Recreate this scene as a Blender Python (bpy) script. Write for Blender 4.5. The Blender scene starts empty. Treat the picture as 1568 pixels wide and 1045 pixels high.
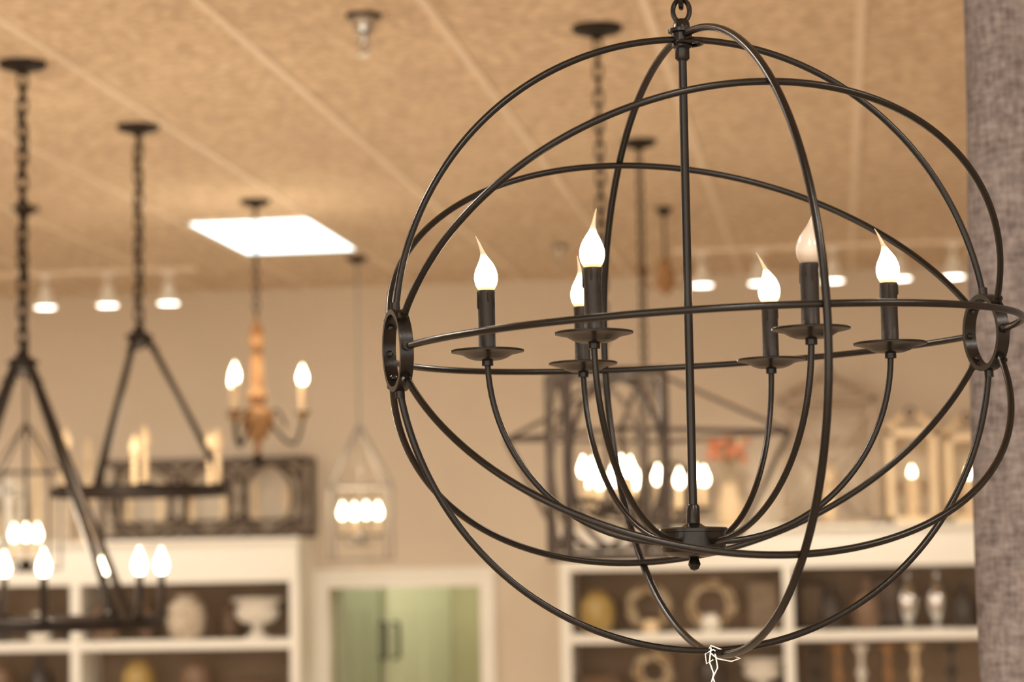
import bpy, math, random
from mathutils import Vector, Matrix
random.seed(7)
sc=bpy.context.scene
COL=sc.collection
# ------------------------------------------------------------------ materials
def principled(name,col,rough=.5,metal=0,noise=None,bump=None,emit=None,spec=None,trans=0,coat=0):
    m=bpy.data.materials.new(name);m.use_nodes=True;nt=m.node_tree;b=nt.nodes["Principled BSDF"]
    b.inputs["Base Color"].default_value=(*col,1);b.inputs["Roughness"].default_value=rough;b.inputs["Metallic"].default_value=metal
    if spec is not None:b.inputs["Specular IOR Level"].default_value=spec
    if trans:b.inputs["Transmission Weight"].default_value=trans
    if coat:b.inputs["Coat Weight"].default_value=coat
    if emit:
        b.inputs["Emission Color"].default_value=(*emit[0],1);b.inputs["Emission Strength"].default_value=emit[1]
    if noise or bump:
        tc=nt.nodes.new("ShaderNodeTexCoord")
    if noise:
        sc_,amt,col2=noise
        n=nt.nodes.new("ShaderNodeTexNoise");n.inputs["Scale"].default_value=sc_;n.inputs["Detail"].default_value=3
        nt.links.new(tc.outputs["Object"],n.inputs["Vector"])
        cr=nt.nodes.new("ShaderNodeValToRGB");cr.color_ramp.elements[0].position=.5-amt;cr.color_ramp.elements[1].position=.5+amt
        cr.color_ramp.elements[0].color=(*col,1);cr.color_ramp.elements[1].color=(*col2,1)
        nt.links.new(n.outputs["Fac"],cr.inputs[0]);nt.links.new(cr.outputs[0],b.inputs["Base Color"])
    if bump:
        n2=nt.nodes.new("ShaderNodeTexNoise");n2.inputs["Scale"].default_value=bump[0];n2.inputs["Detail"].default_value=2
        nt.links.new(tc.outputs["Object"],n2.inputs["Vector"])
        bp=nt.nodes.new("ShaderNodeBump");bp.inputs["Strength"].default_value=bump[1];bp.inputs["Distance"].default_value=bump[2]
        nt.links.new(n2.outputs["Fac"],bp.inputs["Height"]);nt.links.new(bp.outputs[0],b.inputs["Normal"])
    return m
def emission(name,col,s,samp=True):
    m=bpy.data.materials.new(name);m.use_nodes=True;nt=m.node_tree;nt.nodes.clear()
    e=nt.nodes.new("ShaderNodeEmission");e.inputs[0].default_value=(*col,1);e.inputs[1].default_value=s
    o=nt.nodes.new("ShaderNodeOutputMaterial");nt.links.new(e.outputs[0],o.inputs[0])
    if not samp:
        try: m.cycles.emission_sampling='NONE'
        except Exception: pass
    return m
M={}
M['iron']=principled("black_iron",(.0026,.0020,.0017),.27,.0,noise=(60,.3,(.0075,.0048,.0034)),bump=(300,.12,.001),spec=.27)
M['iron_bg']=principled("dark_bronze",(.012,.008,.0065),.5,.1,noise=(12,.3,(.026,.017,.013)),spec=.2)
M['sleeve']=principled("candle_sleeve_black",(.006,.0045,.0038),.45,0,noise=(90,.3,(.017,.011,.008)),bump=(160,.3,.002),spec=.24)
M['steel']=principled("steel",(.55,.52,.48),.25,1,noise=(40,.3,(.4,.38,.35)))
M['greymetal']=principled("brushed_grey_metal",(.27,.24,.21),.5,.2,noise=(40,.3,(.36,.32,.28)))
M['wall']=principled("wall_paint",(.66,.565,.45),.85,noise=(3,.4,(.70,.605,.485)),bump=(90,.08,.002))
M['ceil']=principled("ceiling_tile",(.51,.39,.27),.95,noise=(27,.15,(.82,.66,.485)),bump=(90,.5,.008))
M['grid']=principled("ceiling_grid_paint",(.82,.69,.54),.6,noise=(5,.4,(.84,.71,.56)))
M['floor']=principled("floor_laminate",(.47,.37,.27),.5,noise=(4,.3,(.55,.45,.35)))
M['white']=principled("shelf_white_paint",(.88,.85,.78),.55,noise=(6,.4,(.9,.87,.8)))
M['back']=principled("shelf_back_board",(.22,.15,.098),.8,noise=(5,.3,(.30,.215,.15)))
M['wood']=principled("carved_wood",(.26,.125,.045),.6,noise=(25,.25,(.45,.26,.12)),bump=(50,.4,.004))
M['dkwood']=principled("weathered_dark_wood",(.055,.038,.028),.7,noise=(15,.25,(.12,.085,.062)),bump=(40,.4,.004))
M['dkwood2']=principled("charcoal_wood",(.035,.026,.021),.7,noise=(15,.25,(.085,.06,.045)),bump=(40,.4,.004))
M['ltwood']=principled("weathered_light_wood",(.30,.22,.15),.7,noise=(15,.25,(.45,.35,.26)),bump=(40,.4,.004))
M['cream']=principled("candle_cream",(.75,.56,.34),.6,noise=(30,.3,(.83,.67,.46)))
M['ceramic']=principled("ceramic_white",(.87,.83,.76),.3,noise=(12,.3,(.77,.71,.63)))
M['amber']=principled("amber_glaze",(.33,.22,.06),.25,noise=(12,.3,(.45,.32,.12)))
M['dark']=principled("dark_glaze",(.03,.023,.018),.3,noise=(12,.3,(.07,.05,.042)))
M['brown']=principled("brown_glaze",(.14,.085,.055),.4,noise=(12,.3,(.24,.155,.10)))
M['wicker']=principled("wicker",(.42,.33,.24),.8,noise=(60,.1,(.72,.63,.51)),bump=(80,.8,.01))
M['leaf']=principled("dried_leaves",(.48,.38,.24),.8,noise=(30,.2,(.72,.62,.45)))
M['coral']=principled("coral_flower",(.75,.22,.12),.8,noise=(30,.2,(.85,.4,.22)))
M['green']=principled("vestibule_green_paint",(.36,.35,.20),.7,noise=(4,.3,(.41,.40,.24)))
M['doorleaf']=principled("door_olive_paint",(.36,.39,.28),.4,noise=(4,.3,(.41,.44,.32)))
M['doorleaf2']=principled("door_pale_green_paint",(.64,.66,.49),.4,noise=(4,.3,(.69,.71,.54)))
M['string']=principled("tag_string",(.8,.78,.74),.8,noise=(200,.3,(.7,.68,.64)))
M['panel']=emission("light_diffuser",(.86,1,.99),1.1)
M['fill_panel']=emission("fill_panel_warm",(1,.91,.79),10)
M['bulb']=emission("glowing_bulb",(1,.84,.54),4.5,samp=False)
M['spotface']=emission("spot_lens",(1,.9,.76),2.5,samp=False)
M['glassy']=principled("silver_glass",(.8,.8,.8),.12,1,noise=(8,.3,(.7,.7,.7)))
def flame_mat(name,s_body,s_tip,tipcol,base):
    m=bpy.data.materials.new(name);m.use_nodes=True;nt=m.node_tree;b=nt.nodes["Principled BSDF"]
    tc=nt.nodes.new("ShaderNodeTexCoord");sp=nt.nodes.new("ShaderNodeSeparateXYZ");nt.links.new(tc.outputs["Object"],sp.inputs[0])
    def ramp(vals):
        mr=nt.nodes.new("ShaderNodeMapRange");mr.inputs[1].default_value=0;mr.inputs[2].default_value=.06
        nt.links.new(sp.outputs[2],mr.inputs[0])
        c=nt.nodes.new("ShaderNodeValToRGB");e=c.color_ramp.elements
        e[0].position=vals[0][0];e[0].color=(*vals[0][1],1);e[1].position=vals[-1][0];e[1].color=(*vals[-1][1],1)
        for p,cc in vals[1:-1]:
            x=e.new(p);x.color=(*cc,1)
        nt.links.new(mr.outputs[0],c.inputs[0]);return c
    c=ramp([(0,(1,.42,.12)),(.10,(1,.70,.36)),(.25,(1,.93,.76)),(.42,(1,.91,.70)),(.58,tipcol),(1,tipcol)])
    g=ramp([(0,(.08,)*3),(.10,(.28,)*3),(.2,(1,1,1)),(.46,(1,1,1)),(.64,(s_tip/s_body,)*3),(1,(s_tip/s_body*.5,)*3)])
    mu=nt.nodes.new("ShaderNodeMath");mu.operation='MULTIPLY';mu.inputs[1].default_value=s_body
    nt.links.new(g.outputs[0],mu.inputs[0]);nt.links.new(c.outputs[0],b.inputs["Emission Color"]);nt.links.new(mu.outputs[0],b.inputs["Emission Strength"])
    b.inputs["Base Color"].default_value=(*base,1);b.inputs["Roughness"].default_value=.25
    return m
M['flame']=flame_mat("flame_bulb_lit",4,.09,(1,.72,.44),(.42,.30,.19))
M['flame_off']=flame_mat("flame_bulb_dim",.06,.02,(1,.72,.5),(.36,.29,.24))
def weave():
    m=bpy.data.materials.new("burlap_weave");m.use_nodes=True;nt=m.node_tree;b=nt.nodes["Principled BSDF"];L=nt.links.new
    tc=nt.nodes.new("ShaderNodeTexCoord")
    def noise(scale,det,sv):
        mp=nt.nodes.new("ShaderNodeMapping");mp.inputs["Scale"].default_value=sv;L(tc.outputs["Object"],mp.inputs[0])
        n=nt.nodes.new("ShaderNodeTexNoise");n.inputs["Scale"].default_value=scale;n.inputs["Detail"].default_value=det;L(mp.outputs[0],n.inputs["Vector"]);return n
    a=noise(150,3,(1,1,.3));c=noise(150,3,(.3,.3,1));d=noise(50,3,(1,1,1))
    ad=nt.nodes.new("ShaderNodeMath");ad.operation='ADD';L(a.outputs[0],ad.inputs[0]);L(c.outputs[0],ad.inputs[1])
    ad2=nt.nodes.new("ShaderNodeMath");ad2.operation='ADD';L(ad.outputs[0],ad2.inputs[0]);L(d.outputs[0],ad2.inputs[1])
    mr=nt.nodes.new("ShaderNodeMapRange");mr.inputs[1].default_value=1.15;mr.inputs[2].default_value=1.85;L(ad2.outputs[0],mr.inputs[0])
    cr=nt.nodes.new("ShaderNodeValToRGB");cr.color_ramp.elements[0].color=(.078,.063,.061,1);cr.color_ramp.elements[1].color=(.195,.165,.16,1)
    L(mr.outputs[0],cr.inputs[0]);L(cr.outputs[0],b.inputs["Base Color"]);b.inputs["Roughness"].default_value=.95
    bp=nt.nodes.new("ShaderNodeBump");bp.inputs["Strength"].default_value=.5;bp.inputs["Distance"].default_value=.003;L(ad.outputs[0],bp.inputs["Height"]);L(bp.outputs[0],b.inputs["Normal"])
    return m
M['weave']=weave()
# ------------------------------------------------------------------ geometry helpers
def mesh_obj(name,verts,faces,mat,parent=None,smooth=True,loc=None):
    me=bpy.data.meshes.new(name);me.from_pydata([tuple(v) for v in verts],[],faces);me.materials.append(mat);me.update()
    if smooth:
        me.polygons.foreach_set("use_smooth",[True]*len(me.polygons))
        try: me.set_sharp_from_angle(angle=math.radians(40))
        except Exception: pass
    ob=bpy.data.objects.new(name,me);COL.objects.link(ob)
    if parent: ob.parent=parent
    if loc is not None: ob.location=loc
    return ob
class B:
    """collects parts of one real object, local coordinates around an Empty"""
    def __init__(s,name,loc=(0,0,0),rotz=0,single=False):
        s.name=name;s.loc=Vector(loc);s.rotz=rotz;s.parts={};s.M=Matrix.Identity(4)
    def put(s,part,mat,vs,fs):
        k=(part,mat)
        V,Fc=s.parts.setdefault(k,([],[]))
        o=len(V);V.extend([s.M@Vector(v) for v in vs]);Fc.extend([tuple(i+o for i in f) for f in fs])
    def tube(s,part,mat,pts,r,closed=False,seg=10,a0=0):
        pts=[Vector(p) for p in pts];n=len(pts);vs=[];fs=[]
        rs=r if isinstance(r,(list,tuple)) else [r]*n
        def tan(i):
            if closed: t=pts[(i+1)%n]-pts[i-1]
            else: t=pts[min(i+1,n-1)]-pts[max(i-1,0)]
            return t.normalized()
        t0=tan(0);ref=Vector((0,0,1)) if abs(t0.z)<.9 else Vector((1,0,0))
        u=t0.cross(ref).normalized();prev=t0
        for i in range(n):
            t=tan(i);q=prev.rotation_difference(t);u=q@u;u=(u-t*u.dot(t)).normalized();w=t.cross(u);prev=t
            for k in range(seg):
                a=2*math.pi*k/seg+a0;vs.append(pts[i]+(u*math.cos(a)+w*math.sin(a))*rs[i])
        m=n if closed else n-1
        off=0
        if closed:
            best=9e9
            for k in range(seg):
                d=(vs[k]-vs[(n-1)*seg]).length
                if d<best:best=d;off=k
        for i in range(m):
            j=(i+1)%n;o=off if (closed and i==n-1) else 0
            for k in range(seg):
                k2=(k+1)%seg
                fs.append((i*seg+k,i*seg+k2,j*seg+(k2+o)%seg,j*seg+(k+o)%seg))
        if not closed:
            fs.append(tuple(range(seg))[::-1]);fs.append(tuple((n-1)*seg+k for k in range(seg)))
        s.put(part,mat,vs,fs)
    def lathe(s,part,mat,prof,c=(0,0,0),seg=28,axis=None,offs=None):
        vs=[];fs=[];n=len(prof);c=Vector(c)
        R=Matrix.Identity(3)
        if axis is not None: R=Vector((0,0,1)).rotation_difference(Vector(axis).normalized()).to_matrix()
        for i,(r,z) in enumerate(prof):
            r=max(r,1e-5)
            o=offs[i] if offs else (0,0)
            for k in range(seg):
                a=2*math.pi*k/seg;vs.append(c+R@Vector((r*math.cos(a)+o[0],r*math.sin(a)+o[1],z)))
        for i in range(n-1):
            for k in range(seg):
                k2=(k+1)%seg;fs.append((i*seg+k,i*seg+k2,(i+1)*seg+k2,(i+1)*seg+k))
        fs.append(tuple(range(seg))[::-1]);fs.append(tuple((n-1)*seg+k for k in range(seg)))
        s.put(part,mat,vs,fs)
    def box(s,part,mat,a,b):
        x0,y0,z0=a;x1,y1,z1=b
        vs=[(x,y,z) for x in(x0,x1) for y in(y0,y1) for z in(z0,z1)]
        s.put(part,mat,vs,[(0,1,3,2),(4,6,7,5),(0,4,5,1),(2,3,7,6),(0,2,6,4),(1,5,7,3)])
    def bar(s,part,mat,p,q,w,seg=4):
        s.tube(part,mat,[p,q],w*.7071,seg=seg,a0=math.pi/4)
    def ring(s,part,mat,c,R,r,ax='z',n=48,seg=8,sx=1,sy=1):
        pts=[]
        for i in range(n):
            a=2*math.pi*i/n;x=R*math.cos(a)*sx;y=R*math.sin(a)*sy
            v={'z':(x,y,0),'y':(x,0,y),'x':(0,x,y)}[ax];pts.append(Vector(c)+Vector(v))
        s.tube(part,mat,pts,r,closed=True,seg=seg)
    def chain(s,part,mat,x,y,z0,z1,h=.045,w=.02,r=.003):
        L=z1-z0;step=h-2.2*r*1.6;n=max(1,int(round(L/step)));step=L/n
        for i in range(n):
            zc=z0+step*(i+.5);pts=[];hh=(h/2-w/2)
            for k in range(8): a=math.pi*k/7;pts.append((w/2*math.cos(a),hh+w/2*math.sin(a)))
            for k in range(8): a=math.pi+math.pi*k/7;pts.append((w/2*math.cos(a),-hh+w/2*math.sin(a)))
            if i%2: P=[(x+a,y,zc+b) for a,b in pts]
            else: P=[(x,y+a,zc+b) for a,b in pts]
            s.tube(part,mat,P,r,closed=True,seg=6)
    def done(s):
        if len(s.parts)==1:
            (p,mk),(V,Fc)=next(iter(s.parts.items()))
            ob=mesh_obj(s.name,V,Fc,M[mk],loc=s.loc);ob.rotation_euler=(0,0,s.rotz);return ob
        e=bpy.data.objects.new(s.name,None);COL.objects.link(e);e.location=s.loc;e.rotation_euler=(0,0,s.rotz);e.empty_display_size=.1
        for (p,mk),(V,Fc) in s.parts.items(): mesh_obj(p,V,Fc,M[mk],parent=e)
        s.e=e;return e
def light(name,loc,power,col,kind='POINT',size=.05,parent=None,**k):
    l=bpy.data.lights.new(name,kind);l.energy=power;l.color=col
    if kind=='POINT' or kind=='SPOT': l.shadow_soft_size=size
    ob=bpy.data.objects.new(name,l);COL.objects.link(ob);ob.location=loc
    if parent: ob.parent=parent
    for a,b in k.items(): setattr(l,a,b)
    return ob
WARM=(1,.82,.58)
# ------------------------------------------------------------------ room
CZ=3.84;BW=14.2
XL,XR,YB=-8.,6.,-4.
def slab(name,mat,a,b):
    q=B(name);q.box(name,mat,a,b);return q.done()
slab("floor",'floor',(XL,YB,-.1),(XR,BW+2.2,0))
slab("ceiling",'ceil',(XL,YB,CZ),(XR,BW+2.2,CZ+.1))
slab("wall_left",'wall',(XL-.1,YB,0),(XL,BW,CZ))
slab("wall_right",'wall',(XR,YB,0),(XR+.1,BW,CZ))
DX0,DX1,DZ=-3.02,-2.11,2.035
q=B("wall_back")
q.box("wall",'wall',(XL,BW,0),(DX0,BW+.12,CZ));q.box("wall",'wall',(DX1,BW,0),(XR,BW+.12,CZ));q.box("wall",'wall',(DX0,BW,DZ),(DX1,BW+.12,CZ));q.done()
q=B("trim_1")   # door casing
t=.085
q.box("trim",'white',(DX0-t,BW-.03,0),(DX0,BW,DZ+t));q.box("trim",'white',(DX1,BW-.03,0),(DX1+t,BW,DZ+t));q.box("trim",'white',(DX0,BW-.03,DZ),(DX1,BW,DZ+t))
q.box("trim",'white',(DX0-t-.02,BW-.045,DZ+t),(DX1+t+.02,BW,DZ+t+.025));q.done()
q=B("wall_vestibule")
q.box("w",'green',(-3.6,BW+1.7,0),(-1.6,BW+1.8,CZ));q.box("w",'green',(-3.7,BW+.12,0),(-3.6,BW+1.7,CZ));q.box("w",'green',(-1.6,BW+.12,0),(-1.5,BW+1.7,CZ));q.done()
def doorleaf(name,loc,rot,mat,w):
    q=B(name,loc,rotz=rot)
    q.box("leaf",mat,(0,-.02,.01),(w,.02,2.05))
    for z0,z1 in((.15,.9),(1.05,1.9)):
        for xa,xb in((.1,w/2-.04),(w/2+.04,w-.1)):
            for yy in(-.028,.02): q.box("panel_moulding",mat,(xa,yy,z0),(xb,yy+.008,z1))
    for sg in(-1,1): q.tube("handle",'iron_bg',[(w-.06,.02*sg,1.80),(w-.06,.06*sg,1.80),(w-.06,.06*sg,1.58),(w-.06,.02*sg,1.58)],.012)
    q.done()
doorleaf("door_1",(DX0+.03,BW+.13,0),math.radians(84),'doorleaf',.84)
doorleaf("door_2",(-2.58,BW+1.66,0),math.atan2(-.76,-.28),'doorleaf2',.80)
light("vestibule_fill",(-2.3,BW+.7,3.0),13,(1,.97,.84),size=.15)  # added point light, no fixture, brightens the vestibule behind the door
q=B("baseboard_back");q.box("b",'white',(XL,BW-.02,0),(DX0-t,BW,.12));q.box("b",'white',(DX1+t,BW-.02,0),(XR,BW,.12));q.done()
q=B("ceiling_grid")
xs=[-2.465+.645*k for k in range(-8,13)]
for x in xs: q.box("g",'grid',(x-.015,YB,CZ-.006),(x+.015,BW,CZ))
q.done()
q=B("ceiling_cross_tees")
ys=[11.21+1.24*k for k in range(-12,3)]
for y in ys: q.box("g",'ceil',(XL,y-.010,CZ-.0025),(XR,y+.010,CZ))
q.done()
def troffer(x,y,mat):
    q=B("ceiling_light_or_fill",(x,y,CZ))
    w,l=.31,.61
    for a,b in(((-w,-l,-.012),(w,-l+.02,0)),((-w,l-.02,-.012),(w,l,0)),((-w,-l,-.012),(-w+.02,l,0)),((w-.02,-l,-.012),(w,l,0))): q.box("frame",'white',a,b)
    q.box("diffuser",mat,(-w+.02,-l+.02,-.008),(w-.02,l-.02,-.003));q.done()
troffer(-2.775,11.85,'panel')
for x,y in((-2.13,3.2),(-4.7,5.0),(1.1,5.0),(.45,0.2),(-1.5,-1.8),(3.0,9.5),(-6.0,10.0),(2.4,1.5)): troffer(x,y,'fill_panel')  # unseen panels outside the view, added to light the room
# ------------------------------------------------------------------ main orb chandelier
OC=Vector((-.1325,2.454,2.3985));R=.32
Q0=Vector((-.146,2.453,2.196))
q=B("orb_chandelier",Q0)
ang=math.radians(23.15)
A=Vector((math.cos(ang),math.sin(ang),0));P=Vector((-A.y,A.x,0))
base=Matrix((A,P,Vector((0,0,1)))).transposed().to_4x4()
tilt=Matrix.Rotation(-.037,4,Vector((-.055,.998,0)))
q.M=Matrix.Translation(OC-Q0)@tilt@base@Matrix.Diagonal((1,1,.977,1))
rw=.0405;t0=math.asin(rw/R)
def arc(th,N=90):
    d=Vector((0,math.sin(th),math.cos(th)))
    return [Vector((math.cos(t)*R,0,0))+d*(math.sin(t)*R) for t in [t0+(math.pi-2*t0)*i/N for i in range(N+1)]]
TR=.0036
for k in range(8): q.tube("cage_band_%d"%(k+1),'iron',arc(k*math.pi/4),TR,seg=12)
R2=R+.0045
q.ring("cage_cross_ring",'iron',(0,0,0),R2,TR*1.1,ax='x',n=140,seg=12)
for sgn in(-1,1):
    xc=sgn*math.sqrt(R*R-rw*rw);n=48;hw=.0065;ro=rw+.001;ri=rw-.0042
    vs=[];fs=[]
    for i in range(n):
        a=2*math.pi*i/n;c,s_=math.cos(a),math.sin(a)
        vs+=[(xc-hw,ro*c,ro*s_),(xc+hw,ro*c,ro*s_),(xc+hw,ri*c,ri*s_),(xc-hw,ri*c,ri*s_)]
    for i in range(n):
        j=(i+1)%n
        for k in range(4): fs.append((i*4+k,i*4+(k+1)%4,j*4+(k+1)%4,j*4+k))
    q.put("joint_ring",'iron',vs,fs)
    for k in range(8):
        a=k*math.pi/4;q.lathe("rivet",'iron',[(.0035,0),(.0035,.002),(.002,.0035)],(xc,(ri+.0003)*math.sin(a),(ri+.0003)*math.cos(a)),seg=10,axis=(0,-math.sin(a),-math.cos(a)))
        q.lathe("rivet",'iron',[(.0050,-.004),(.0050,.005)],(xc,(ro+.002)*math.sin(a),(ro+.002)*math.cos(a)),seg=12,axis=(0,math.sin(a),math.cos(a)))
q.lathe("bottom_clip",'iron',[(.010,-.003),(.012,0),(.010,.003)],(0,0,-R-.002),seg=20)
q.M=Matrix.Identity(4)
top=2.711-Q0.z
q.tube("centre_rod",'iron',[(0,0,.01),(0.001,0,top)],.0044,seg=16)
q.lathe("rod_sleeve",'iron',[(.0068,.010),(.0068,.034),(.0052,.037)],seg=20)
q.lathe("top_hub",'iron',[(.006,-.022),(.0075,-.020),(.0075,-.010),(.0105,-.008),(.0105,.006),(.014,.007),(.014,.0105),(.009,.012),(.008,.018),(.005,.021)],(0.001,0,top),seg=24)
q.ring("top_washer",'iron',(.008,.0,top-.004),.014,.0022,n=30)
q.ring("hang_loop",'iron',(0.001,0,top+.030),.0085,.0026,ax='y',n=28,sy=1.4)
q.chain("chain",'iron',0.001,0,top+.038,CZ-.03-Q0.z,h=.042,w=.016,r=.0027)
q.lathe("ceiling_canopy",'iron',[(.01,-.035),(.02,-.03),(.06,-.015),(.065,0)],(0.001,0,CZ-Q0.z),seg=32)
q.lathe("candle_hub",'iron',[(.004,-.0165),(.012,-.0165),(.026,-.0145),(.0315,-.011),(.0325,-.007),(.0325,.009),(.0345,.0095),(.0345,.0125),(.0325,.0135),(.012,.0145),(.0068,.018)],seg=40)
q.lathe("finial",'iron',[(.0005,-.030),(.004,-.0285),(.0065,-.0235),(.0048,-.0185),(.003,-.015)],seg=20)
rd=Vector((.9985,.055,0));fd=Vector((-.055,.9985,0))
zc=2.391-Q0.z;RA=.205
tips=[.010,.005,-.010,-.004,-.013,-.012]
for i,al in enumerate((55.5,115.5,175.5,235.5,295.5,355.5)):
    a=math.radians(al);d=rd*math.cos(a)-fd*math.sin(a)
    pts=[]
    for k in range(33):
        b=math.pi/2*k/32
        rr=.026+(RA-.026)*math.sin(b);zz=(zc-.006)-(zc-.006+.001)*math.cos(b)
        pts.append(d*rr+Vector((0,0,zz)))
    q.tube("arm_%d"%(i+1),'iron',pts,.0032,seg=10)
    c=d*RA+Vector((0,0,zc))
    q.lathe("drip_cup_%d"%(i+1),'iron',[(.0036,-.014),(.0058,-.0135),(.0058,-.0085),(.0075,-.008),(.014,-.0075),(.020,-.0055),(.026,-.002),(.033,-.0005),(.0372,.0005),(.0376,.0022),(.0360,.003),(.028,.0012),(.020,-.0015),(.009,-.003)],c,seg=40)
    q.lathe("candle_%d"%(i+1),'sleeve',[(.0098,-.002),(.0100,.001),(.0089,.003),(.0087,.030),(.0089,.058),(.0094,.0615),(.0090,.0635),(.006,.0636)],c,seg=24)
    for kk,(da,dl) in enumerate(((-70,.014),(-115,.009),(40,.012),(160,.016))):
        aa=math.radians(da+i*23);e=Vector((math.cos(aa),math.sin(aa),0))*.0088
        q.tube("candle_%d"%(i+1),'sleeve',[c+e+Vector((0,0,.062)),c+e+Vector((0,0,.062-dl)),c+e+Vector((0,0,.060-dl))],[.0012,.0014,.0005],seg=6)
root=q.done()
prof=[(.0058,0),(.0088,.002),(.0110,.0065),(.0121,.012),(.0119,.017),(.0106,.022),(.0084,.027),(.0062,.031),(.0043,.0345),(.0029,.038),(.0021,.042),(.0015,.047),(.0010,.052),(.0004,.057)]
for i,al in enumerate((55.5,115.5,175.5,235.5,295.5,355.5)):
    a=math.radians(al);d=rd*math.cos(a)-fd*math.sin(a);c=d*RA+Vector((0,0,zc+.063))
    t_=B("x");of=[]
    for r_,z_ in prof:
        f=max(0,(z_-.026)/.031);of.append((tips[i]*(f**1.5),0))
    t_.lathe("flame_bulb_%d"%(i+1),'flame_off' if i==0 else 'flame',prof,seg=28,offs=of)
    (k_,(V,Fc)),=t_.parts.items()
    ob=mesh_obj(k_[0],V,Fc,M[k_[1]],parent=root,loc=c)
bz=Vector((-.121,2.452,2.079))-Q0
q=B("x")
q.M=Matrix.Translation(bz)
q.tube("tag_string",'string',[(-.014,-.004,.006),(-.010,-.006,.012),(0,-.006,.008),(.012,-.006,.001),(.019,-.005,-.001),(.010,-.005,-.004),(-.004,-.006,-.001),(-.010,-.006,.004)],.0007,seg=6)
q.tube("tag_string",'string',[(-.010,-.006,.010),(-.012,-.006,-.004),(-.008,-.006,-.016),(-.012,-.006,-.030),(-.006,-.006,-.045),(-.005,-.006,-.070)],.0008,seg=6)
q.tube("tag_string",'string',[(-.006,-.006,.004),(-.004,-.006,-.010),(-.009,-.006,-.020),(-.003,-.006,-.036),(0,-.006,-.050)],.0008,seg=6)
q.tube("tag_string",'string',[(-.008,-.006,-.002),(-.015,-.006,-.006),(-.016,-.006,.004),(-.008,-.006,.008),(-.002,-.006,.004)],.0007,seg=6)
(k_,(V,Fc)),=q.parts.items();mesh_obj("tag_string",V,Fc,M['string'],parent=root)
# ------------------------------------------------------------------ curtain at right
vs=[];fs=[];NX=80;NZ=60
X0=.190;X1=1.9;Y0=3.4
for j in range(NZ+1):
    z=.02+(CZ-.03)*j/NZ
    for i in range(NX+1):
        f=i/NX
        edge=.004*math.sin(z*5)+(.008 if z>2.6 else 0)*((z-2.6))*2
        x=X0+edge*(1-f)+(X1-X0)*f
        y=Y0+.018*math.sin(f*40)*min(1,f*12)+.05*(1-min(1,f*30))**2
        vs.append((x,y,z))
for j in range(NZ):
    for i in range(NX):
        a=j*(NX+1)+i;fs.append((a,a+1,a+NX+2,a+NX+1))
cu=mesh_obj("fabric_curtain",vs,fs,M['weave'])
so=cu.modifiers.new("s","SOLIDIFY");so.thickness=.012
# ------------------------------------------------------------------ background chandeliers
def bulb(q,x,y,z,s=1.0,mat='bulb'):
    q.lathe("bulbs",mat,[(.006*s,0),(.012*s,.006*s),(.016*s,.018*s),(.015*s,.03*s),(.009*s,.045*s),(.004*s,.056*s),(.0008*s,.066*s)],(x,y,z),seg=14)
def candle(q,x,y,z,h,mat,s=1.0,cup=True,bs=1.2,bm='bulb'):
    if cup:q.lathe("drip_cups",'iron_bg',[(.004,-.012),(.028*s,0),(.03*s,.004),(.01,.002)],(x,y,z),seg=18)
    q.lathe("candle_sleeves",mat,[(.012*s,0),(.0115*s,h),(.006*s,h+.001)],(x,y,z),seg=12)
    bulb(q,x,y,z+h,bs,bm)
def canopy(q,z,r=.075,mat='iron_bg'):
    q.lathe("ceiling_canopy",mat,[(.008,-.045),(.02,-.035),(r*.9,-.02),(r,-.008),(r,0)],(0,0,z),seg=28)
def wheel(name,x,y,zh,zr,R_,nc,rot,rods,rodrot,sl,tubr,candleh,lp,bm='bulb'):
    q=B(name,(x,y,zr));q.e=None
    canopy(q,CZ-zr,.08)
    q.chain("chain",'iron_bg',0,0,zh-zr+.03,CZ-zr-.04,h=.06,w=.030,r=.0048)
    q.tube("power_cord",'iron_bg',[(.018*math.sin(i*.9),.018*math.cos(i*.9),zh-zr+.03+(CZ-zh-.07)*i/30) for i in range(31)],.003,seg=5)
    q.lathe("hub",'iron_bg',[(.01,.05),(.02,.045),(.022,.03),(.04,.02),(.042,-.01),(.025,-.03),(.012,-.04)][::-1],(0,0,zh-zr),seg=20)
    q.ring("hub_ring",'iron_bg',(0,0,zh-zr+.01),.045,.007)
    for k in range(rods):
        a=math.radians(rodrot+360/rods*k)
        p0=Vector((.035*math.cos(a),.035*math.sin(a),zh-zr));p1=Vector((R_*math.cos(a),R_*math.sin(a),0.012))
        q.tube("rods",'iron_bg',[p0,p1],tubr,seg=8)
        q.ring("rod_knuckles",'iron_bg',tuple(p0.lerp(p1,.06)),.016,.005,n=14,seg=6)
        q.ring("rod_knuckles",'iron_bg',tuple(p0.lerp(p1,.97)),.016,.005,n=14,seg=6)
    n=72;vs=[];fs=[];h=.018;ro=R_+.006;ri=R_-.006
    for i in range(n):
        a=2*math.pi*i/n;c,s_=math.cos(a),math.sin(a);vs+=[(ro*c,ro*s_,-h),(ro*c,ro*s_,h),(ri*c,ri*s_,h),(ri*c,ri*s_,-h)]
    for i in range(n):
        j=(i+1)%n
        for k in range(4): fs.append((i*4+k,j*4+k,j*4+(k+1)%4,i*4+(k+1)%4))
    q.put("hoop",'iron_bg',vs,fs)
    for k in range(nc):
        a=math.radians(rot+360/nc*k);candle(q,R_*math.cos(a),R_*math.sin(a),h,candleh,sl,bm=bm,bs=1.3)
    e=q.done()
    light("glow",(0,0,.25),lp,WARM,size=.12,parent=e)
    return q
wheel("wagon_wheel_chandelier",-2.61,7.542,2.84,2.005,.45,8,27,4,58,'iron_bg',.013,.135,8)
wheel("wagon_wheel_chandelier",-2.573,8.739,3.03,2.46,.32,6,50,3,19,'cream',.012,.13,2.5,bm='cream')
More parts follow.
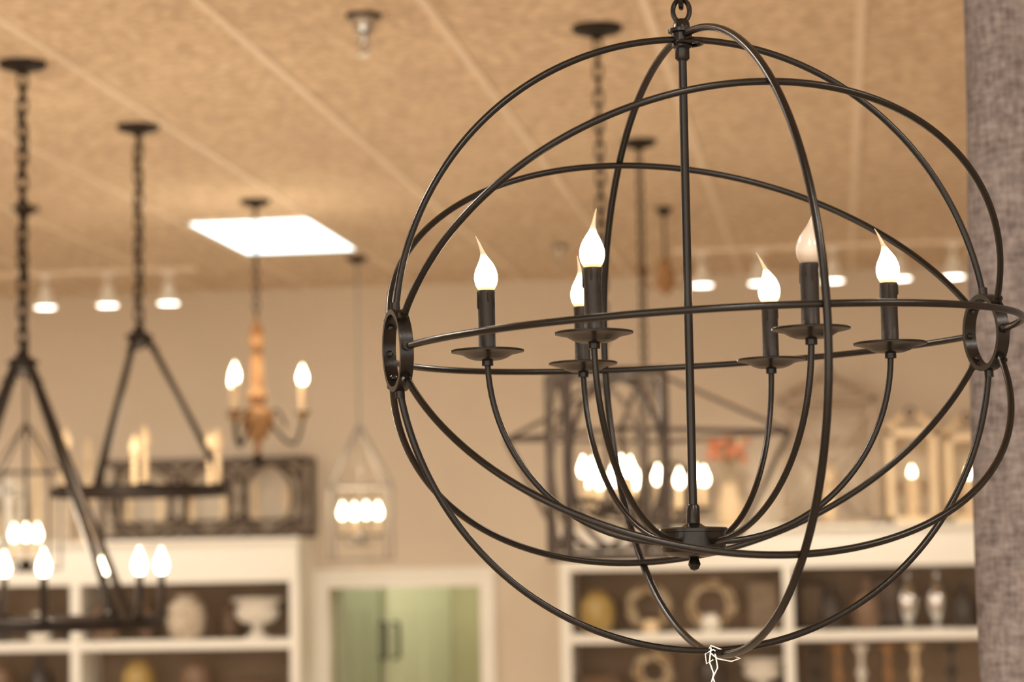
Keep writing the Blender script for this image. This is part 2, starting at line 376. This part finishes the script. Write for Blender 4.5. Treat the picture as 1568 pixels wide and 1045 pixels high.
q=B("carved_wood_chandelier",(-2.593,10.675,2.70))
canopy(q,CZ-2.70,.07)
q.chain("chain",'iron_bg',0,0,.60,CZ-2.70-.04,h=.05,w=.024,r=.0035)
q.lathe("carved_column",'wood',[(.004,-.02),(.015,-.01),(.02,.01),(.012,.03),(.045,.06),(.07,.11),(.075,.15),(.05,.19),(.03,.21),(.05,.24),(.035,.27),(.028,.30),(.026,.45),(.034,.50),(.03,.54),(.012,.58),(.008,.60)],(0,0,0),seg=24)
q.lathe("bottom_finial",'iron_bg',[(.003,-.08),(.02,-.06),(.028,-.04),(.012,-.02),(.01,0)],seg=18)
for k,aa in enumerate((15,135,255)):
    a=math.radians(aa);d=Vector((math.cos(a),math.sin(a),0));pts=[]
    for i in range(31):
        t=i/30
        pts.append(d*(.05+.155*t+.03*math.sin(t*math.pi))+Vector((0,0,.13-.11*math.sin(t*math.pi)+.01*t)))
    q.tube("arms",'iron_bg',pts,.008,seg=7)
    pts=[d*(.05+.08*t)+Vector((0,0,.13+.05*math.sin(t*math.pi*1.2))) for t in [i/12 for i in range(13)]]
    q.tube("scrolls",'iron_bg',pts,.006,seg=6)
    c=d*.205
    q.lathe("wood_cups",'wood',[(.006,-.02),(.02,-.01),(.026,.01),(.012,.015)],(c.x,c.y,.155),seg=16)
    candle(q,c.x,c.y,.165,.13,'cream',1.3,bs=1.35)
e=q.done();light("glow",(0,0,.45),4,WARM,size=.12,parent=e)
def frame_lantern(name,x,y,zt,zb,hw,rot,mat,bw,canr,apex,ncand,candr,candz,inner=False,hwb=None,chain=True,lp=5,candmat='cream',ch=.1,xbr=False,bs=1.15,struts=True,seed=.35):
    hwb=hwb or hw
    q=B(name,(x,y,zb),rotz=math.radians(rot));T=zt-zb
    canopy(q,CZ-zb,canr)
    if chain:q.chain("chain",'iron_bg',0,0,apex-zb,CZ-zb-.04,h=.055,w=.025,r=.004)
    else:q.tube("stem",mat,[(0,0,apex-zb),(0,0,CZ-zb-.04)],.006,seg=8)
    ct=[(sx*hw,sy*hw,T) for sx,sy in((-1,-1),(1,-1),(1,1),(-1,1))];cb=[(sx*hwb,sy*hwb,0) for sx,sy in((-1,-1),(1,-1),(1,1),(-1,1))]
    for k in range(4):
        for l in(ct,cb): q.bar("frame",mat,l[k],l[(k+1)%4],bw)
        q.bar("frame",mat,ct[k],cb[k],bw)
        if struts: q.bar("frame_top_struts",mat,ct[k],(0,0,apex-zb),bw*.8)
        else: q.bar("frame_top_struts",mat,ct[k],(0,0,T),bw*.8)
        if xbr:
            m0=(Vector(ct[k])+Vector(ct[(k+1)%4]))/2;m1=(Vector(cb[k])+Vector(cb[(k+1)%4]))/2;cc=(m0+m1)/2
            pts=[]
            dx=(Vector(ct[(k+1)%4])-Vector(ct[k])).normalized()
            for i in range(40):
                a=2*math.pi*i/40;pts.append(cc+dx*math.cos(a)*hw*.95+Vector((0,0,1))*math.sin(a)*T*.46)
            q.tube("frame_ovals",mat,pts,bw*.35,closed=True,seg=6)
    q.tube("stem",mat,[(0,0,candz-zb-.03),(0,0,apex-zb)],.007,seg=8)
    q.lathe("stem_hub",mat,[(.006,-.05),(.03,-.03),(.03,-.01),(.01,.01)],(0,0,candz-zb),seg=16)
    for k in range(ncand):
        a=2*math.pi*k/ncand+seed;cx,cy=candr*math.cos(a),candr*math.sin(a)
        pts=[(cx*t,cy*t,candz-zb-.02-.03*math.sin(t*math.pi)) for t in [i/8 for i in range(9)]]
        q.tube("arms",mat,pts,.006,seg=6);candle(q,cx,cy,candz-zb,ch,candmat,bs=bs)
    e=q.done();light("glow",(0,0,candz-zb+.3),lp,WARM,size=.12,parent=e)
frame_lantern("lantern_pendant",-2.55,12.81,2.59,2.20,.155,18,'greymetal',.014,.06,2.93,4,.10,2.33,chain=False,ch=.09,lp=1.5,bs=1.35,seed=.2)
frame_lantern("lantern_pendant",-3.657,10.61,2.62,2.18,.13,30,'iron_bg',.008,.06,2.85,3,.06,2.22,chain=False,ch=.09,lp=1.5,bs=1.2)
frame_lantern("lantern_pendant",-.703,7.419,2.745,2.185,.150,17,'dkwood2',.026,.08,2.80,4,.085,2.36,ch=.07,xbr=True,lp=1.5,bs=1.0,struts=False)
frame_lantern("lantern_pendant",-.745,9.525,2.66,2.22,.40,40,'dkwood2',.018,.07,2.93,8,.23,2.37,hwb=.24,ch=.09,lp=2.5,bs=1.2)
q=B("wooden_pendant_light",(-.78,11.4,3.48))
canopy(q,.36,.04);q.tube("stem",'iron_bg',[(0,0,.1),(0,0,.33)],.006,seg=8)
q.lathe("turned_body",'wood',[(.006,-.06),(.03,-.04),(.05,0),(.045,.05),(.02,.08),(.03,.1),(.008,.12)],seg=20)
for k in range(3):
    a=math.radians(30+120*k);d=Vector((math.cos(a),math.sin(a),0))
    q.tube("arms",'wood',[d*.04,d*.09+Vector((0,0,-.02)),d*.13+Vector((0,0,.04))],.007,seg=6)
    q.lathe("knobs",'wood',[(.004,0),(.026,.02),(.03,.04),(.012,.06)],tuple(d*.13+Vector((0,0,.03))),seg=12)
q.done()
def sprinkler(x,y,s):
    q=B("ceiling_sprinkler",(x,y,CZ))
    q.lathe("escutcheon",'iron_bg',[(.05*s,0),(.048*s,-.01*s),(.046*s,-.012*s)][::-1],seg=24)
    q.lathe("cup",'steel',[(.044*s,-.008*s),(.03*s,-.03*s),(.028*s,-.05*s),(.012*s,-.055*s)][::-1],seg=24)
    q.lathe("head",'steel',[(.006*s,-.055*s),(.012*s,-.06*s),(.01*s,-.085*s),(.006*s,-.09*s)][::-1],seg=16)
    for sg in(-1,1): q.tube("yoke",'steel',[(sg*.01*s,0,-.07*s),(sg*.02*s,0,-.09*s),(0,0,-.108*s)],.003*s,seg=6)
    q.lathe("deflector",'steel',[(.022*s,-.11*s),(.022*s,-.114*s)][::-1],seg=20);q.done()
sprinkler(-1.383,7.102,1.1);sprinkler(-1.42,12.64,.8)
def track(x0,x1,xs,y=13.0,lit=()):
    q=B("track_light",((x0+x1)/2,y,CZ));o=(x0+x1)/2
    q.box("rail",'grid',(x0-o,-.018,-.022),(x1-o,.018,0))
    for i,x in enumerate(xs):
        x-=o
        q.box("adapters",'white',(x-.03,-.014,-.04),(x+.03,.014,-.022))
        q.tube("arms",'white',[(x,0,-.04),(x,0,-.09)],.006,seg=8)
        q.lathe("heads",'white',[(.02,-.085),(.028,-.09),(.034,-.13),(.058,-.185),(.064,-.20),(.058,-.20)][::-1],(x,0,0),seg=22)
        q.lathe("lenses",'spotface',[(.056,-.197),(.054,-.202)][::-1],(x,0,0),seg=22)
    e=q.done()
    for x in lit:
        l=light("beam",(x-o,0,-.22),14,(1,.89,.72),'SPOT',size=.05,parent=e,spot_size=math.radians(105),spot_blend=.8)
        l.rotation_euler=(math.radians(14),0,0)
track(-5.4,-3.5,[-5.0,-4.366,-4.007,-3.658],lit=(-5.0,-4.0))
track(-.85,1.6,[-.693,-.384,.007,.364,.645,1.1],lit=(-.5,.36))
# ------------------------------------------------------------------ cabinets
def cabinet(x0,x1,divs,ztop,zf):
    q=B("display_shelf_cabinet",(x0,13.75,0));w=x1-x0;d=.449
    q.box("fascia",'white',(0,0,zf),(w,.03,ztop-.02));q.box("top",'white',(-.015,-.02,ztop-.02),(w+.015,d,ztop))
    q.box("back",'back',(.03,d-.02,.1),(w-.03,d-.001,zf+.1))
    for xx in [0]+[v-x0 for v in divs]+[w-.055]: q.box("uprights",'white',(xx,.002,0),(xx+.055,d-.001,ztop-.02))
    for z in(.1,.55,.95,1.35,1.70): q.box("shelves",'white',(.03,.004,z),(w-.03,d-.001,z+.052))
    q.box("plinth",'white',(.02,.03,0),(w-.02,.06,.1));q.done()
cabinet(-7.2,-3.105,[-5.9,-4.47],2.337,2.084)
cabinet(-1.585,2.2,[-.325,.95],2.345,2.11)
S1=1.7525;S2=1.4025
def vase(name,x,z,prof,mat,y=13.88,seg=24,sc_=1):
    q=B(name,(x,y,z));q.lathe(name,mat,[(r*sc_,h*sc_) for r,h in prof],seg=seg);return q.done()
URN=[(.055,0),(.06,.01),(.055,.02),(.025,.035),(.022,.06),(.035,.075),(.09,.09),(.115,.12),(.12,.15),(.10,.165),(.105,.18),(.14,.20),(.145,.21),(.13,.215),(.12,.19),(.02,.12)]
BOT=[(.05,0),(.06,.01),(.07,.08),(.065,.15),(.03,.2),(.02,.23),(.026,.26),(.015,.26)]
JAR=[(.05,0),(.08,.03),(.095,.1),(.085,.17),(.05,.2),(.055,.215),(.045,.22),(.035,.2)]
BOWL=[(.04,0),(.045,.01),(.1,.06),(.13,.1),(.125,.1),(.09,.06),(.01,.02)]
CNDL=[(.05,0),(.052,.01),(.02,.03),(.015,.08),(.03,.1),(.03,.12),(.014,.14),(.014,.22),(.04,.25),(.045,.27),(.03,.27)]
vase("ceramic_urn",-3.39,S1,URN,'ceramic',y=13.91,sc_=1.1)
vase("wicker_jar",-3.81,S1,JAR,'wicker',sc_=1.2)
vase("brown_vase",-4.10,S1,BOT,'brown',y=14.05);vase("brown_vase",-3.60,S1,BOT,'brown',y=14.08,sc_=1.0)
vase("brown_vase",-4.30,S1,JAR,'brown');vase("ceramic_jar",-4.70,S1,JAR,'ceramic',sc_=.8);vase("dark_vase",-4.95,S1,BOT,'dark');vase("dark_vase",-4.55,S1,BOT,'dark',y=14.07,sc_=.9)
for x,m,p in((-3.4,'brown',BOWL),(-3.75,'brown',JAR),(-4.1,'amber',JAR),(-4.7,'dark',BOT),(-4.95,'brown',JAR)): vase("shelf_vase",x,S2,p,m,sc_=1.05)
vase("amber_jug",-1.39,S1,JAR,'amber',sc_=1.1)
def wreath(x,z,r,mat):
    q=B("display_wreath",(x,13.96,z))
    q.box("stand",'dkwood',(-.06,-.03,0),(.06,.04,.015));q.tube("stand",'dkwood',[(0,.03,.01),(0,.03,.06)],.006,seg=6)
    for k in range(90):
        a=random.random()*6.283;rr=r+random.uniform(-.022,.022);c=Vector((rr*math.cos(a),random.uniform(-.025,.025),rr*math.sin(a)+r+.04))
        t=Vector((-math.sin(a),random.uniform(-.5,.5),math.cos(a))).normalized()*.03
        q.tube("leaves",mat,[c-t,c-t*.3,c+t*.3,c+t],[.001,.011,.011,.001],seg=5)
    q.ring("hoop",'wood',(0,0,r+.04),r,.016,ax='y');q.done()
wreath(-1.10,S1,.105,'leaf');wreath(-.74,S1,.115,'leaf')
vase("ceramic_jar",-.74,S1,[(.04,0),(.05,.02),(.055,.06),(.035,.09),(.04,.1),(.03,.1)],'ceramic',y=13.82)
vase("ceramic_jar",-1.08,S1,[(.04,0),(.045,.02),(.045,.05),(.035,.07),(.04,.075),(.03,.075)],'cream',y=13.82)
def boxframe(x,w,h,mat,mat2,z=S1):
    q=B("picture_frame",(x,14.10,z));b=.02
    q.box("frame",mat,(-w/2,-.01,0),(w/2,.012,b));q.box("frame",mat,(-w/2,-.01,h-b),(w/2,.012,h));q.box("frame",mat,(-w/2,-.01,b),(-w/2+b,.012,h-b));q.box("frame",mat,(w/2-b,-.01,b),(w/2,.012,h-b))
    q.box("canvas",mat2,(-w/2+b,0,b),(w/2-b,.008,h-b));q.done()
boxframe(-.45,.16,.27,'ltwood','ltwood');boxframe(-.17,.16,.27,'dkwood','back');boxframe(.24,.2,.29,'dkwood','brown')
vase("dark_vase",-.06,S1,BOT,'dark');vase("brown_vase",.14,S1,BOT,'brown',sc_=1.1)
SIL=[(.03,0),(.032,.01),(.012,.03),(.03,.06),(.055,.12),(.055,.17),(.03,.22),(.012,.26),(.008,.29)]
for x in(.37,.53): vase("silver_glass_ornament",x,S1,SIL,'glassy',sc_=1.08)
vase("dark_vase",.68,S1,BOT,'dark');vase("brown_vase",.87,S1,JAR,'brown',sc_=.8)
vase("shelf_vase",-1.38,S2,BOWL,'brown',sc_=1.1)
wreath(-1.08,S2,.09,'leaf')
vase("ceramic_urn",-.46,S2,URN,'ceramic',sc_=.9,y=13.91);vase("shelf_vase",-.75,S2,JAR,'dark')
for x,m in((-.16,'dark'),(-.03,'wood'),(.1,'ceramic'),(.25,'wood'),(.4,'cream'),(.6,'dark')): vase("candlestick",x,S2,CNDL,m,sc_=.98)
q=B("linear_frame_chandelier",(-3.695,13.96,2.3395))
w,d,h,b=.60,.15,.47,.032
for sy in(-1,1):
    for zz in(b/2,h-b/2): q.bar("frame",'dkwood',(-w,sy*d,zz),(w,sy*d,zz),b)
    for sx in(-1,1): q.bar("frame",'dkwood',(sx*w,sy*d,0.0),(sx*w,sy*d,h),b)
    for cx in(-.36,.0,.36): q.ring("scroll_rings",'dkwood',(cx,sy*d,h/2),.19,.015,ax='y',sy=1.1)
for sx in(-1,1):
    for zz in(b/2,h-b/2): q.bar("frame",'dkwood',(sx*w,-d,zz),(sx*w,d,zz),b)
q.tube("candle_bar",'dkwood',[(-w,0,.1),(w,0,.1)],.012,seg=8)
for k in range(6): q.lathe("candles",'cream',[(.026,0),(.018,.01),(.018,.16),(.012,.17),(.014,.2),(.002,.24)],(-.48+.192*k,0,.11),seg=12)
q.done()
def candelabra(x,y,h,mat):
    q=B("tall_candlestick",(x,y,2.3375))
    q.lathe("stick",mat,[(.06,0),(.065,.01),(.03,.03),(.018,.07),(.03,.11),(.016,.15),(.018,h*.5),(.03,h*.53),(.016,h*.57),(.018,h*.72),(.04,h*.75),(.04,h*.76),(.02,h*.765)],seg=18)
    q.lathe("candle",'cream',[(.018,h*.76),(.018,h*.97),(.003,h)],seg=14);q.done()
candelabra(-4.42,13.95,.62,'cream');candelabra(-4.55,14.07,.5,'ltwood');candelabra(-4.77,14.05,.66,'cream')
def deco_lantern(x,w,h,mat,y=13.98,z=2.339,xb=False,dep=.24,lit=False,bt=.028):
    q=B("decorative_lantern",(x,y,z));hw=w/2;hd=dep/2;b=bt
    for sx in(-1,1):
        for sy in(-1,1): q.bar("frame",mat,(sx*(hw-b/2),sy*hd,0),(sx*(hw-b/2),sy*hd,h*.8),b)
    for zz in(b/2,h*.8-b/2):
        for sy in(-1,1): q.bar("frame",mat,(-hw,sy*hd,zz),(hw,sy*hd,zz),b)
        for sx in(-1,1): q.bar("frame",mat,(sx*(hw-b/2),-hd,zz),(sx*(hw-b/2),hd,zz),b)
    for sx in(-1,1):
        for sy in(-1,1): q.bar("roof",mat,(sx*hw,sy*hd,h*.8),(sx*.04,sy*.03,h*.94),b*.8)
    q.ring("handle",'iron_bg',(0,0,h*.96),h*.04,.006,ax='y')
    if xb:
        for sy in(-1,1):
            q.bar("cross_brace",mat,(-hw,sy*hd,b),(hw,sy*hd,h*.8-b),b*.6);q.bar("cross_brace",mat,(hw,sy*hd,b),(-hw,sy*hd,h*.8-b),b*.6)
    q.lathe("candle",'cream',[(.04,b),(.04,h*.4),(.03,h*.4+.005)],seg=18);q.box("base",mat,(-hw,-hd,0),(hw,hd,b*.8))
    if lit: bulb(q,0,0,h*.4,1.0)
    q.done()
ZR=2.347
deco_lantern(-.05,.54,.90,'ltwood',xb=True,z=ZR);deco_lantern(.42,.28,.66,'cream',z=ZR,bt=.035,lit=True);deco_lantern(.74,.26,.62,'cream',z=ZR,bt=.035,lit=True);deco_lantern(-.98,.26,.40,'dkwood',z=ZR)
deco_lantern(-5.0,.26,.40,'white')
q=B("dried_flower_arrangement",(-.62,13.95,2.346))
q.lathe("vase",'cream',[(.05,0),(.07,.02),(.08,.12),(.05,.22),(.055,.25),(.045,.25)],seg=22)
for k in range(30):
    a=random.random()*6.28;rr=random.uniform(.02,.11);hh=random.uniform(.38,.52);e=Vector((rr*math.cos(a),rr*math.sin(a),hh))
    q.tube("stems",'leaf',[(0,0,.22),tuple(e*.6+Vector((0,0,.08))),tuple(e)],.003,seg=5)
    q.lathe("blooms",'coral' if k%3 else 'leaf',[(.004,-.02),(.026,0),(.03,.012),(.016,.028),(.002,.03)],tuple(e),seg=9)
q.done()
# ------------------------------------------------------------------ world, camera
w=bpy.data.worlds.new("world");sc.world=w;w.use_nodes=True
w.node_tree.nodes["Background"].inputs[0].default_value=(1,.90,.76,1);w.node_tree.nodes["Background"].inputs[1].default_value=1.0
cam=bpy.data.cameras.new("camera");co=bpy.data.objects.new("camera",cam);COL.objects.link(co);sc.camera=co
p=math.atan(336/3702);s=math.radians(7.6);roll=.019
f=Vector((-math.sin(s)*math.cos(p),math.cos(s)*math.cos(p),math.sin(p)));r0=Vector((math.cos(s),math.sin(s),0));u0=r0.cross(f)
eu=(r0-u0*roll).normalized();ev=(u0+r0*roll).normalized()
co.matrix_world=Matrix.Translation((0,0,2.18))@Matrix((eu,ev,-f)).transposed().to_4x4()
cam.lens=85;cam.sensor_width=36;cam.clip_start=.05
cam.dof.use_dof=True;cam.dof.focus_distance=2.42;cam.dof.aperture_fstop=6.0
sc.view_settings.view_transform='Standard'
sc.view_settings.exposure=1.88
